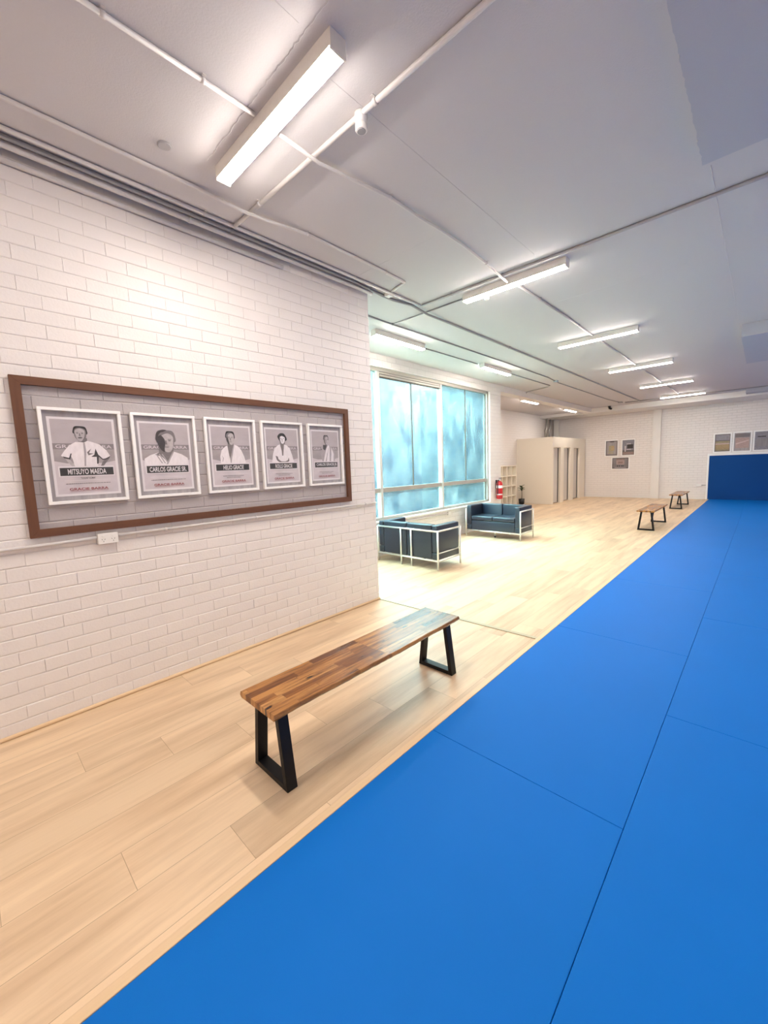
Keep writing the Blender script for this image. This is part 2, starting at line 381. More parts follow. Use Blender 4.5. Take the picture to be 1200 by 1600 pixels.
# body of that wall and its return towards the window wall
bm = BM(); add_box(bm, (-0.24, YB-0.2, 0), (-0.0040, 3.288, HC)); add_box(bm, (XW-0.3, 3.05, 0), (-0.24, 3.288, HC)); struct('wall_left_core', bm, 'bricks_y')
box_struct('wall_right', (XR, YB-0.2, 0), (XR+0.2, YF+0.2, HC), 'bricks_y')
box_struct('wall_back', (0.0, YB-0.2, 0), (XR, YB, HC), 'bricks_x')
box_struct('wall_far', (XA-0.2, YF, 0), (XR, YF+0.2, HC), 'bricks_x')
# window wall: lintel band, low wall, pier at the far end
Y0, Y1, ZS, ZT = 3.29, 8.88, 0.645, 3.245
bm = BM()
add_box(bm, (XW-0.25, 3.288, ZT), (XW, Y1, HC)); add_box(bm, (XW-0.25, 3.288, 0), (XW, Y1, ZS-0.03)); add_box(bm, (XW-0.25, Y1, 0), (XW, 9.42, HC))
struct('wall_window', bm, 'bricks_y')
# alcove
box_struct('wall_alcove', (XA-0.2, 9.2, 0), (XA, YF, HC), 'bricks_y')
box_struct('wall_alcove_return', (XA, 9.18, 0), (XW-0.25, 9.42, HC), 'bricks_x')
bm = BM(); add_box(bm, (XA, 9.42, 3.385), (XW-0.26, YF, 3.445)); struct('ceiling_alcove', bm, 'ceiling_paint')
box_struct('trim_1', (XW-0.26, 9.42, 3.30), (XW, 16.6, HC-0.001), 'white_paint')          # beam above the alcove
box_struct('trim_2', (XA, 16.6, 3.275), (XR, YF, HC-0.002), 'white_paint')                # far beam
box_struct('trim_3', (0.19, 17.88, 0), (0.44, YF, 3.275), 'white_paint')                  # pier on the far wall
box_struct('trim_4', (-3.40, 17.80, 0), (-3.20, YF, 3.275), 'white_paint')
# lowered ceiling panels on the right
def ragged_panel(name, x0, x1, y0, y1, z0, rag):
    bm = BM(); n = int((y1-y0)*40); top, bot = [], []
    rnd = random.Random(5)
    for i in range(n+1):
        y = y0+(y1-y0)*i/n; x = x0+rnd.uniform(-rag, rag)
        bot.append(bm.verts.new((x, y, z0))); top.append(bm.verts.new((x, y, HC)))
    b2 = [bm.verts.new((x1, y0+(y1-y0)*i/n, z0)) for i in range(n+1)]; t2 = [bm.verts.new((x1, y0+(y1-y0)*i/n, HC)) for i in range(n+1)]
    for i in range(n):
        bm.faces.new((bot[i], bot[i+1], b2[i+1], b2[i])); bm.faces.new((bot[i], top[i], top[i+1], bot[i+1])); bm.faces.new((b2[i], b2[i+1], t2[i+1], t2[i]))
    for i in (0, n): bm.faces.new((bot[i], b2[i], t2[i], top[i]))
    return struct(name, bm, 'bulkhead_grey')
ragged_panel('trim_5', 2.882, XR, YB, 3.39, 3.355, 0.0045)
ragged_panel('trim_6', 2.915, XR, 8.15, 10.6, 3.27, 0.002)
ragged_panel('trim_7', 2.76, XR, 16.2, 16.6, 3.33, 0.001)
def ridge(name, pts, w, h, jit, z=HC):
    bm = BM(); rnd = random.Random(len(name)+int(abs(pts[0][0])*100)); L_, R_, T_ = [], [], []
    a, b = Vector(pts[0]), Vector(pts[1]); d = (b-a); n = max(2, int(d.length/0.02)); d.normalize(); s = Vector((-d.y, d.x))
    for i in range(n+1):
        c = a+(b-a)*i/n; j = rnd.uniform(-jit, jit); ww = w*rnd.uniform(.5, 1.3) if jit else w
        for lst, o_, zz in ((L_, ww/2+j, z+0.0005), (T_, j, z-h*(rnd.uniform(.4, 1.2) if jit else 1)), (R_, -ww/2+j, z+0.0005)):
            q = c+s*o_; lst.append(bm.verts.new((q.x, q.y, zz)))
    for i in range(n):
        bm.faces.new((L_[i], L_[i+1], T_[i+1], T_[i])); bm.faces.new((T_[i], T_[i+1], R_[i+1], R_[i]))
    return struct(name, bm, 'ceiling_paint')
ridge('trim_8', ((0.70, 1.245), (2.1, 1.235)), 0.012, 0.004, 0.004)
ridge('trim_9', ((2.90, 3.60), (2.89, 7.9)), 0.007, 0.004, 0.0)
ridge('trim_10', ((0.10, 2.93), (1.15, 2.93)), 0.004, 0.0015, 0.0)
ridge('trim_11', ((1.30, 5.15), (2.60, 5.15)), 0.004, 0.0012, 0.0)
ridge('trim_12', ((1.73, 0.2), (1.72, 1.20)), 0.004, 0.0015, 0.0)
ridge('trim_13', ((1.62, 1.40), (1.62, 3.9)), 0.004, 0.0015, 0.0)
# timber bead along the left wall, threshold strip, border of the mats, skirtings
bm = BM(); add_tube(bm, [(0.010, YB, 0.010), (0.010, 3.285, 0.010)], 0.014, 8); struct('baseboard_left', bm, 'oak_trim')
bm = BM(); vs4 = [(0.0, 3.272), (1.872, 3.345), (1.872, 3.385), (0.0, 3.308)]
lo = [bm.verts.new((x, y, 0.0)) for x, y in vs4]; hi = [bm.verts.new((x, y, 0.007)) for x, y in vs4]
bm.faces.new(hi); bm.faces.new(lo[::-1]); [bm.faces.new((lo[i], lo[(i+1) % 4], hi[(i+1) % 4], hi[i])) for i in range(4)]
struct('trim_14', bm, 'strip')
box_struct('trim_15', (1.872, YB, 0.0), (1.912, 17.95, 0.013), 'oak_trim', 0.003)
box_struct('baseboard_far', (-2.16, 17.985, 0), (0.19, YF, 0.06), 'white_paint')
box_struct('baseboard_far_right', (0.44, 17.985, 0), (1.84, YF, 0.06), 'white_paint')

# ------------------------------------------------------------------ window
def window():
    w = bpy.data.objects.new('window_1', None); C.objects.link(w); w['kind'] = 'structure'; w.location = (XW-0.10, 0, 0)
    X = 0.0
    bm = BM()
    add_box(bm, (X-0.05, Y0, ZT-0.055), (X+0.05, Y1, ZT)); add_box(bm, (X-0.05, Y0, ZS-0.03), (X+0.05, Y1, ZS+0.02)); add_box(bm, (X-0.05, Y1-0.05, ZS), (X+0.05, Y1, ZT))
    obj('window_frame', bm, 'alu', w)
    bm = BM(); add_box(bm, (X-0.03, Y1-0.062, ZS+0.02), (X+0.01, Y1-0.0505, ZT-0.055)); obj('jamb_gasket', bm, 'alu_dark', w)
    mull = (5.12, 6.98)
    for y in mull:
        bm = BM(); add_box(bm, (X-0.05, y-0.035, ZS), (X+0.04, y+0.022, ZT)); obj('mullion', bm, 'mullion_paint', w)
        bm = BM(); add_box(bm, (X-0.05, y+0.0225, ZS), (X+0.015, y+0.035, ZT)); obj('mullion_edge', bm, 'alu_dark', w)
    bays = [(Y0, mull[0]-0.035), (mull[0]+0.035, mull[1]-0.035), (mull[1]+0.035, Y1-0.05)]
    for i, (a, b) in enumerate(bays):
        bm = BM(); add_box(bm, (X-0.045, a, 1.105), (X+0.03, b, 1.185)); obj('transom', bm, 'alu', w)
        c = (a+b)/2+(0.0 if i < 2 else 0.02)
        bm = BM(); add_box(bm, (X-0.02, c-0.007, 1.18), (X+0.005, c+0.007, ZT-0.05)); obj('glazing_bar', bm, 'alu_dark', w)
        top = ZT-0.055
        if i == 1:
            bm = BM()
            for z0, z1, x_ in ((3.155, 3.19, 0.03), (3.115, 3.145, 0.035)): add_box(bm, (X-0.03, a, z0), (X+x_, b, z1))
            obj('track', bm, 'alu', w)
            bm = BM(); add_box(bm, (X-0.03, a, 3.10), (X+0.012, b, 3.20)); obj('track_shadow_gap', bm, 'alu_dark', w)
            top = 3.10
        for z0, z1 in ((1.185, top), (ZS+0.02, 1.105)):
            bm = BM(); add_box(bm, (X-0.014, a, z0), (X-0.008, b, z1)); obj('pane', bm, 'film_glass', w)
    bm = BM(); add_box(bm, (X-0.06, Y0, ZS-0.06), (X+0.135, Y1, ZS-0.028), 0.004); obj('window_sill', bm, 'white_paint', w)
    return w
window()
# outside the window: pavement and the neighbour's wall
bm = BM(); add_box(bm, (-12, -6, -0.4), (XA-0.25, 24, -0.2)); struct('ground_outside', bm, 'ground')
bm = BM(); add_box(bm, (-6.4, -6, -0.2), (-6.2, 24, 5.8)); struct('wall_outside', bm, 'outside_wall')
bm = BM(); add_box(bm, (XA-0.35, 9.10, -0.2), (XW-0.26, 9.178, 3.7)); add_box(bm, (XA-0.35, 9.178, -0.2), (XA-0.201, 24, 3.7)); add_box(bm, (XW-0.265, 8.866, ZS-0.03), (XW-0.152, 8.879, ZT)); struct('wall_outside_return', bm, 'outside_cladding')

# ------------------------------------------------------------------ ceiling lights
def make_light():
    t = thing('ceiling_light', 'x', 'ceiling light')
    hl = 0.555
    bm = BM(); add_box(bm, (-hl, -0.045, -0.072), (hl, 0.045, 0.0), 0.002); obj('housing', bm, 'housing', t)
    # diffuser: half-round-cornered trough
    bm = BM(); prof = [(-0.043, -0.0715), (-0.043, -0.0745), (-0.034, -0.084), (0.034, -0.084), (0.043, -0.0745), (0.043, -0.0715)]
    A = [bm.verts.new((-hl+0.006, y, z)) for y, z in prof]; B = [bm.verts.new((hl-0.006, y, z)) for y, z in prof]
    for i in range(5): bm.faces.new((A[i], A[i+1], B[i+1], B[i]))
    bm.faces.new(A); bm.faces.new(B[::-1]); bm.faces.new((A[0], B[0], B[-1], A[-1])); obj('diffuser', bm, 'lamp', t)
    for s in (-1, 1):
        bm = BM(); add_box(bm, (s*(hl-0.005), -0.045, -0.085), (s*(hl+0.004), 0.045, -0.0005), 0.001); obj('end_cap', bm, 'housing', t)
    return t
L0 = make_light()
main = [(1.342, 'long batten light, largest and nearest, above the wooden bench', 0),
        (4.14, 'batten light crossed by the conduit, second nearest, with a small sensor under it', 0),
        (6.95, 'batten light in the long row, third from the camera', 0),
        (9.76, 'batten light in the long row, fourth from the camera', 0),
        (12.6, 'batten light in the long row, second from the far wall', 0),
        (15.4, 'batten light in the long row, closest to the far wall beam', 0)]
lights = []
for i, (y, lb, _) in enumerate(main):
    o = L0 if i == 0 else copy_tree(L0)
    o.location = ((1.248, 1.258, 1.285, 1.31, 1.335, 1.34)[i], y, HC); o['label'] = lb; o['group'] = 'row of ceiling batten lights above the benches'; lights.append(o)
for x, y, z, lb in ((-0.76, 4.70, HC, 'batten light beside the window, cut off by the brick wall corner'),
                    (-0.74, 7.62, HC, 'batten light beside the far half of the window'),
                    (-1.93, 11.95, 3.385, 'short-looking batten light in the alcove, nearer the window'),
                    (-1.93, 15.4, 3.385, 'batten light above the changing cubicles')):
    copy_tree(L0, (x, y, z), (0, 0, PI/2), lb, 'batten lights along the window side')
for y, z in ((-1.47, 3.355), (1.34, 3.355), (4.14, HC), (6.95, HC), (11.9, HC), (14.4, HC)):  # unseen second row, added to fill light onto the left wall
    copy_tree(L0, (5.6, y, z), (0, 0, 0), 'unseen batten light of an added second row above the middle of the blue mats', 'added second row of unseen ceiling batten lights')
copy_tree(L0, (1.25, -1.47, HC), (0, 0, 0), 'batten light of the long row hanging behind the camera', 'row of ceiling batten lights above the benches')
bm = BM(); add_lathe(bm, [(0.022, 0), (0.026, -0.012), (0.024, -0.03), (0.012, -0.04)], (0, 0, 0), 16)
obj('sensor', bm, 'white_plastic', lights[1], (-0.30, 0.030, -0.081))

# ------------------------------------------------------------------ conduits
def conduit(pts, r, label, z=HC, clips=(), mat='conduit', name='conduit', cat='conduit', group='painted conduits on the ceiling'):
    P3 = [Vector((p[0], p[1], (p[2] if len(p) > 2 else z-r-0.002))) for p in pts]
    base = P3[0].copy()
    t = thing(name, label, cat, base, (0, 0, 0), group)
    bm = BM(); dens = [P3[0]]
    for a, b in zip(P3, P3[1:]):
        dens.append(b)
    add_tube(bm, [p-base for p in dens], r, 10); obj('pipe', bm, mat, t)
    for c in clips:
        # c = (segment index, fraction)
        a, b = P3[c[0]], P3[c[0]+1]; q = a.lerp(b, c[1]); d = (b-a).normalized()
        bm = BM(); add_tube(bm, [q-d*0.010-base, q+d*0.010-base], r+0.003, 12)
        s = Vector((-d.y, d.x, 0)); e = s*(r+0.012)
        if abs(d.z) < 0.5 and z: add_box_oriented(bm, q-base+Vector((0, 0, r+0.0005)), s, d, r+0.014, 0.009, 0.0015)
        obj('clip', bm, mat, t)
    return t
def add_box_oriented(bm, c, u, v, hu, hv, hw):
    w = u.cross(v); pts = []
    for a in (-1, 1):
        for b in (-1, 1):
            for d in (-1, 1): pts.append(bm.verts.new(c+u*hu*a+v*hv*b+w*hw*d))
    for f in ((0, 1, 3, 2), (4, 6, 7, 5), (0, 4, 5, 1), (2, 3, 7, 6), (0, 2, 6, 4), (1, 5, 7, 3)): bm.faces.new([pts[i] for i in f])
def box_thing(name, label, cat, c, size, mat='conduit', bevel=0.003, group=None):
    bm = BM(); h = [s/2 for s in size]; add_box(bm, [-x for x in h], h, bevel); return tag(obj(name, bm, mat, None, c), label, cat, group)

conduit([(1.20, -1.42), (1.20, 1.28)], 0.011, 'straight conduit running into the side of the nearest batten light from the camera side', clips=[(0, .75), (0, .90)])
conduit([(1.20, 1.385, 3.425), (1.205, 1.7, 3.400), (1.25, 2.29), (1.27, 2.6, 3.42), (1.28, 2.87, 3.425), (1.275, 3.2, 3.43), (1.26, 3.62, 3.425), (1.245, 3.98, 3.402), (1.24, 4.085, 3.402)], 0.011, 'sagging conduit linking the nearest batten light to the second', clips=[(2, 0.0), (6, 0.0), (0, .1)])
for a, b, lb in ((4.195, 6.895, 'second to the third batten light'), (7.005, 9.705, 'third to the fourth batten light'),
                 (9.815, 12.545, 'fourth to the fifth batten light'), (12.655, 15.345, 'fifth to the last batten light')):
    conduit([(1.245, a), (1.26, (a+b)/2), (1.245, b)], 0.013, 'conduit linking the '+lb, clips=[(0, .5), (1, .5)], mat='shaded_conduit')
conduit([(4.5, 1.70), (2.34, 1.69), (0.215, 1.66)], 0.014, 'thick conduit crossing the ceiling beyond the nearest light, carrying the smoke detector', clips=[(1, .30), (1, .83)])
conduit([(0.44, -2.0), (0.435, 0.3), (0.44, 1.26), (0.465, 1.58, 3.404), (0.485, 1.75, 3.404), (0.50, 2.13), (0.49, 2.94), (0.47, 3.36), (0.24, 3.42)], 0.012, 'thin conduit on the ceiling parallel to the brick wall, turning in past the posters', clips=[(1, .02), (5, 0), (6, .3)])
conduit([(0.215, -2.6), (0.205, 0.35), (0.205, 3.965)], 0.013, 'long straight conduit on the ceiling beside the brick wall', clips=[(1, .3), (1, .9)])
conduit([(0.222, 3.98), (0.92, 3.98), (2.0, 3.99), (7.9, 3.97)], 0.013, 'long conduit crossing the whole ceiling just behind the second batten light', clips=[(0, .6), (1, .3), (2, .2)], mat='shaded_conduit')
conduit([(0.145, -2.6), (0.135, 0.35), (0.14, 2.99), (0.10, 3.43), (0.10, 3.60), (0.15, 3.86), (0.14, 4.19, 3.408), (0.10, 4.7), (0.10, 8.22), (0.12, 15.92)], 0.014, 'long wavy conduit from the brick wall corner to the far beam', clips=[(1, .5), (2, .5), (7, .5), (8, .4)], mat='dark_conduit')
conduit([(0.085, -2.6), (0.075, 0.35), (0.078, 3.28)], 0.021, 'thick pipe in the corner between brick wall and ceiling', clips=[(1, .35)])
conduit([(0.024, -2.6, 3.372), (0.024, 0.35, 3.372), (0.024, 2.2, 3.372)], 0.017, 'pipe fixed high on the brick wall just under the ceiling', z=0)
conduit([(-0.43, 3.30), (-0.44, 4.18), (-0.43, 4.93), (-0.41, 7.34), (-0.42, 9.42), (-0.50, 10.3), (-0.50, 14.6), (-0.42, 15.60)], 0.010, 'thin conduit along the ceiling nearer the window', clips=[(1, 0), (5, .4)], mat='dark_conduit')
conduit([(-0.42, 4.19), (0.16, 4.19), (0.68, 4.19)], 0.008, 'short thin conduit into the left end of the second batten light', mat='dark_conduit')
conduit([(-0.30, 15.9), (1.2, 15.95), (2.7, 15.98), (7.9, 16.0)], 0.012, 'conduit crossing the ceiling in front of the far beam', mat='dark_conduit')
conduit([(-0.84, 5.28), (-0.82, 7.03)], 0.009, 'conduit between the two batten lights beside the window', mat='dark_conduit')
conduit([(-0.80, 8.21), (-0.78, 10.5), (-0.90, 10.66), (-1.52, 10.85), (-1.66, 10.95, 3.36), (-1.88, 11.22, 3.37)], 0.009, 'conduit bending from the window lights down into the alcove', mat='shaded_conduit')
conduit([(-1.88, 12.39, 3.372), (-1.88, 14.81, 3.372)], 0.009, 'conduit between the two alcove lights', z=3.385)
conduit([(0.02, YB+0.1, 1.155), (0.02, 0.35, 1.155), (0.02, 0.597, 1.160)], 0.0105, 'white conduit on the brick wall left of the power outlet', z=0, group='conduits on the brick wall')
conduit([(0.02, 0.714, 1.160), (0.02, 1.6, 1.160), (0.02, 3.275, 1.155)], 0.0105, 'white conduit on the brick wall running right from the power outlet', z=0, clips=[(0, .35), (1, .1), (1, .5), (1, .9)], group='conduits on the brick wall')
box_thing('junction_box', 'small white junction box where the conduits meet above the end of the brick wall', 'junction box', (0.17, 3.45, HC-0.02), (0.07, 0.07, 0.036), 'white_plastic', group='junction boxes')
box_thing('junction_box', 'small junction box on the ceiling conduit in front of the alcove', 'junction box', (-0.45, 10.0, HC-0.022), (0.09, 0.09, 0.04), 'grey_plastic', group='junction boxes')
box_thing('junction_box', 'small junction box at the far end of the thin ceiling conduit', 'junction box', (-0.40, 15.70, HC-0.022), (0.12, 0.12, 0.04), 'grey_plastic', group='junction boxes')
# power outlet on the brick wall
t = thing('power_outlet', 'white double power outlet on the brick wall under the timber frame', 'power outlet', (0.0, 0.657, 1.148))
bm = BM(); add_box(bm, (0.002, -0.059, -0.036), (0.034, 0.059, 0.036), 0.004); obj('back_box', bm, 'white_plastic', t)
bm = BM(); add_box(bm, (0.034, -0.058, -0.035), (0.040, 0.058, 0.035), 0.002); obj('faceplate', bm, 'white_plastic', t)
for s in (-1, 1):
    bm = BM(); add_box(bm, (0.039, s*0.028-0.006, 0.012), (0.044, s*0.028+0.006, 0.024), 0.001); obj('switch', bm, 'white_plastic', t)
    bm = BM()
    for dy, dz, a in ((-0.008, -0.004, 0.5), (0.008, -0.004, -0.5), (0, -0.018, 0)):
        add_box_oriented(bm, Vector((0.0405, s*0.028+dy, dz)), Vector((0, math.cos(a), math.sin(a))), Vector((0, -math.sin(a), math.cos(a))), 0.0012, 0.004, 0.0006)
    obj('socket', bm, 'black_plastic', t)
# far-wall outlet with its conduit
t = thing('power_outlet', 'small white power outlet on the far wall beside the blue wall pad', 'power outlet', (1.62, YF, 0.50))
bm = BM(); add_box(bm, (-0.07, -0.05, -0.04), (0.07, 0, 0.04), 0.004); obj('back_box', bm, 'white_plastic', t)
conduit([(1.69, YF-0.02, 0.50), (1.83, YF-0.02, 0.50)], 0.010, 'short grey conduit from the far wall outlet to the blue pad', z=0, mat='grey_plastic', group='conduits on the far wall')
# dado conduit under the window
conduit([(XW+0.02, 3.5, 0.53), (XW+0.02, 7.0, 0.53)], 0.012, 'white conduit under the window sill', z=0, group='conduits under the window')
box_thing('power_outlet', 'white outlet box under the window between the two sofas', 'power outlet', (XW+0.02, 7.06, 0.53), (0.036, 0.10, 0.07), 'white_plastic')
# pipes in the far corner above the cubicles
for i, (x, y) in enumerate(((-3.44, 17.0), (-3.44, 17.35))):
    bm = BM(); add_tube(bm, [(0, 0, 0), (0, 0, 0.35), (0.03, 0.03, 0.45), (0.03, 0.03, 0.82)], 0.04, 12)
    tag(obj('pipe', bm, 'duct', None, (x+0.01, y, 2.46)), ('shiny pipe in the corner above the cubicles, nearer one', 'shiny pipe in the corner above the cubicles, nearer the far wall')[i], 'pipe', 'pipes above the cubicles')

# smoke detector on the thick conduit, blank disc
t = thing('smoke_detector', 'white round smoke detector on the thick ceiling conduit', 'smoke detector', (1.585, 1.69, HC))
bm = BM(); add_lathe(bm, [(0.034, -0.001), (0.036, -0.03), (0.030, -0.055)], n=24); obj('base', bm, 'white_plastic', t)
bm = BM(); add_lathe(bm, [(0.030, -0.055), (0.033, -0.058), (0.033, -0.083), (0.028, -0.088)], n=24); obj('detector_head', bm, 'white_plastic', t)
bm = BM(); add_lathe(bm, [(0.024, -0.0875), (0.022, -0.091)], n=20); obj('lens', bm, 'grey_plastic', t)
bm = BM(); add_lathe(bm, [(0.036, 0), (0.036, -0.005), (0.030, -0.008)], n=28, mi=0)
tag(obj('cover_plate', bm, 'grey_plastic', None, (0.645, 1.02, HC-0.0005)), 'small grey round cover plate on the ceiling near the brick wall', 'cover plate')
t = thing('security_camera', 'tiny black security camera on the far beam corner', 'security camera', (-0.95, 16.55, HC-0.02))
bm = BM(); add_lathe(bm, [(0.05, 0.018), (0.05, -0.02), (0.01, -0.03)], n=16); obj('mount', bm, 'black_plastic', t)
bm = BM(); add_tube(bm, [(0, 0, -0.05), (0.08, -0.06, -0.09)], 0.035, 12); obj('camera_body', bm, 'black_plastic', t)

# ------------------------------------------------------------------ benches
def make_bench():
    t = thing('bench', 'x', 'bench')
    hw, hl, z0, z1 = 0.163, 0.785, 0.397, 0.430
    bm = BM(); n = 60; rnd = random.Random(11); rows = []
    for i in range(n+1):
        y = -hl+2*hl*i/n
        wv = 0.0028*math.sin(y*5.1+1)+0.0016*math.sin(y*13.3)+rnd.uniform(-.0012, .0012)
        w2 = 0.002*math.sin(y*4.3+2)+0.001*math.sin(y*11)+rnd.uniform(-.001, .001)
        xs = [(-hw+w2-0.006, z0+0.012), (-hw+w2, z1-0.004), (-hw+w2+0.004, z1), (hw+wv-0.004, z1), (hw+wv, z1-0.004), (hw+wv+0.004, z1-0.016), (hw+wv-0.010, z0), (-hw+w2+0.008, z0)]
        rows.append([bm.verts.new((x, y, z)) for x, z in xs])
    for a, b in zip(rows, rows[1:]):
        for j in range(8): bm.faces.new((a[j], a[(j+1) % 8], b[(j+1) % 8], b[j]))
    bm.faces.new(rows[0]); bm.faces.new(rows[-1][::-1])
    obj('seat', bm, 'staves', t)
    for s in (-1, 1):
        yc = s*0.710; bm = BM()
        hb, ht, zt, w = 0.156, 0.105, z0, 0.030     # half widths at the floor / under the seat, tube width
        def quadbar(p, q, r, u):
            pts = [p, q, r, u]; A = [bm.verts.new((a, yc-0.029, b)) for a, b in pts]; B = [bm.verts.new((a, yc+0.029, b)) for a, b in pts]
            bm.faces.new(A); bm.faces.new(B[::-1]); [bm.faces.new((A[i], A[(i+1) % 4], B[(i+1) % 4], B[i])) for i in range(4)]
        for k in (-1, 1): quadbar((k*hb, 0), (k*(hb-w), 0), (k*(ht-w), zt), (k*ht, zt))
        quadbar((-hb+w, 0), (hb-w, 0), (hb-w-0.003, w), (-hb+w+0.003, w))
        quadbar((-ht-0.02, zt-0.006), (ht+0.02, zt-0.006), (ht+0.02, zt), (-ht-0.02, zt))
        bmesh.ops.bevel(bm, geom=[e for e in bm.edges], offset=0.0015, segments=1, affect='EDGES')
        obj('leg', bm, 'black_steel', t)
    return t
b0 = make_bench(); b0.location = (1.495, 1.675, 0); b0['label'] = 'acacia wood bench with black trapezoid legs, nearest, large in the foreground'; b0['group'] = 'wooden benches along the blue mats'
copy_tree(b0, (1.48, 10.72, 0), (0, 0, 0.0), 'distant wood-topped bench with black legs, the nearer of the two far ones', 'wooden benches along the blue mats')
copy_tree(b0, (1.42, 15.20, 0), (0, 0, 0.0), 'farthest small bench with black legs, close to the far wall', 'wooden benches along the blue mats')

# ------------------------------------------------------------------ sofas
def make_sofa():
    t = thing('sofa', 'x', 'sofa'); X, Y = 0.612, 0.300; ZR = 0.585
    def cushion(name, a, b, bev=0.018):
        bm = BM(); add_box(bm, a, b, bev, 4)
        for f in bm.faces: f.smooth = True
        return obj(name, bm, 'leather', t)
    for s in (-1, 1):
        cushion('armrest', (s*0.492, -0.287, 0.255), (s*0.597, 0.292, 0.668)); cushion('arm_base', (s*0.492, -0.287, 0.150), (s*0.597, 0.292, 0.250), 0.01)
        cushion('back_cushion', (s*0.005, -0.285, 0.150), (s*0.486, -0.165, 0.672)); cushion('seat_cushion', (s*0.005, -0.160, 0.356), (s*0.486, 0.297, 0.447), 0.022)
    cushion('seat_base', (-0.489, -0.163, 0.150), (0.489, 0.285, 0.349), 0.012)
    bm = BM(); r = 0.0142
    for s in (-1, 1):
        add_tube(bm, [(s*X, -Y, 0), (s*X, -Y, ZR)], r); add_tube(bm, [(s*X, Y, 0), (s*X, Y, ZR)], r)
        add_tube(bm, [(s*X, -Y-0.01, ZR), (s*X, Y+0.01, ZR)], r); add_tube(bm, [(s*X, -Y, 0.255), (s*X, Y, 0.255)], 0.009)
        add_tube(bm, [(s*X, -Y, 0.138), (s*X, Y, 0.138)], 0.013); add_tube(bm, [(s*0.105, -Y, 0), (s*0.105, -Y, ZR)], r)
    add_tube(bm, [(-X, -Y, ZR), (X, -Y, ZR)], r)
    for yy in (-Y, Y): add_tube(bm, [(-X, yy, 0.138), (X, yy, 0.138)], 0.013)
    obj('tube_frame', bm, 'chrome', t)
    bm = BM(); add_tube(bm, [(0, 0.17, 0.03), (0, 0.17, 0.15)], 0.010); add_lathe(bm, [(0.018, 0), (0.018, 0.03)], (0, 0.17, 0), 12, mi=1)
    obj('leg', bm, ['chrome', 'black_plastic'], t)
    return t
s0 = make_sofa(); s0.location = (-0.785, 5.03, 0); s0['label'] = 'dark leather two-seat sofa with chrome tubes, back to the camera, beside the brick wall corner'; s0['group'] = 'leather sofas by the window'
copy_tree(s0, (-0.775, 7.77, 0), (0, 0, PI), 'dark blue leather two-seat sofa facing the camera, under the window end', 'leather sofas by the window')

# ------------------------------------------------------------------ mats
rank = ['nearest the camera', 'second', 'third', 'fourth', 'fifth', 'sixth', 'seventh', 'eighth', 'ninth', 'tenth', 'eleventh', 'twelfth']
def mats():
    x = 1.915; mesh_cache = {}
    names = ['along the timber border', 'second row from the timber border', 'third row from the timber border', 'fourth row from the timber border']
    for col in range(4):
        w = 0.988; off = -2.193 if col % 2 == 0 else -1.175-1.975
        ys = [off+1.975*k for k in range(12)]; n = 0
        for a in ys:
            b = a+1.975; a2, b2 = max(a, YB+0.4), min(b, 17.925)
            if b2-a2 < 0.15 or b < 0.0: continue
            key = round(b2-a2, 3)
            if key not in mesh_cache:
                bm = BM(); add_box(bm, (0.0008, 0.0008, 0), (w-0.0008, (b2-a2)-0.0008, 0.015), 0.003, 2)
                o = obj('training_mat', bm, 'blue_mat'); mesh_cache[key] = o.data
            else:
                o = bpy.data.objects.new('training_mat', mesh_cache[key]); C.objects.link(o)
            o.location = (x, a2, 0)
            place = names[col]
            tag(o, 'blue training mat, %s counting from the camera, %s' % (rank[n] if n else 'first', place), 'mat', 'blue training mats')
            n += 1
        x += w
mats()
# wall pad with white border
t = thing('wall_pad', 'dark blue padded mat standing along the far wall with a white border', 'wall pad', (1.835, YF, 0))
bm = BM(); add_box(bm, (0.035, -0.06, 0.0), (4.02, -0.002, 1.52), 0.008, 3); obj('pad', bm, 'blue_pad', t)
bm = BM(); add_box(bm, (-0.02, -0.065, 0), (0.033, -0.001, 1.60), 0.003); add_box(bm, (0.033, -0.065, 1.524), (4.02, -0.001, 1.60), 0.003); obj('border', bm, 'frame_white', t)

# ------------------------------------------------------------------ changing cubicles
def cubicles():
    t = thing('changing_cubicle_block', 'white partition block of three changing cubicles by the far corner', 'changing cubicles', (-2.16, 14.42, 0))
    H = 2.385; x0 = XA+2.16+0.002; yE = YF-14.42-0.07
    bm = BM(); add_box(bm, (x0, 0, 0), (0, 0.05, H), 0.003); obj('front_panel', bm, 'partition', t)
    ops = [(0.08, 0.76), (1.08, 1.78), (2.13, 2.83)]
    bm = BM(); edges = [0.051]+[v for o in ops for v in o]+[yE]
    for i in range(0, len(edges), 2): add_box(bm, (-0.05, edges[i], 0), (0, edges[i+1], 2.02))
    add_box(bm, (-0.05, 0.051, 2.02), (0, yE, H)); obj('side_panel', bm, 'partition', t)
    for a, b in ops:
        bm = BM(); add_box(bm, (x0, b, 0), (-0.051, b+0.04, H-0.01)); obj('divider', bm, 'partition', t)
        d = bm = BM(); add_box(bm, (-0.12, a+0.01, 0.03), (-0.085, b-0.07, 2.0), 0.002); obj('door', bm, 'door_grey', t)
        bm = BM(); add_box(bm, (-0.105, b-0.069, 0.03), (-0.070, b-0.030, 2.0)); obj('door_gap_shade', bm, 'black_plastic', t)  # black strip standing in for the shade in the gap beside the door
    return t
cubicles()

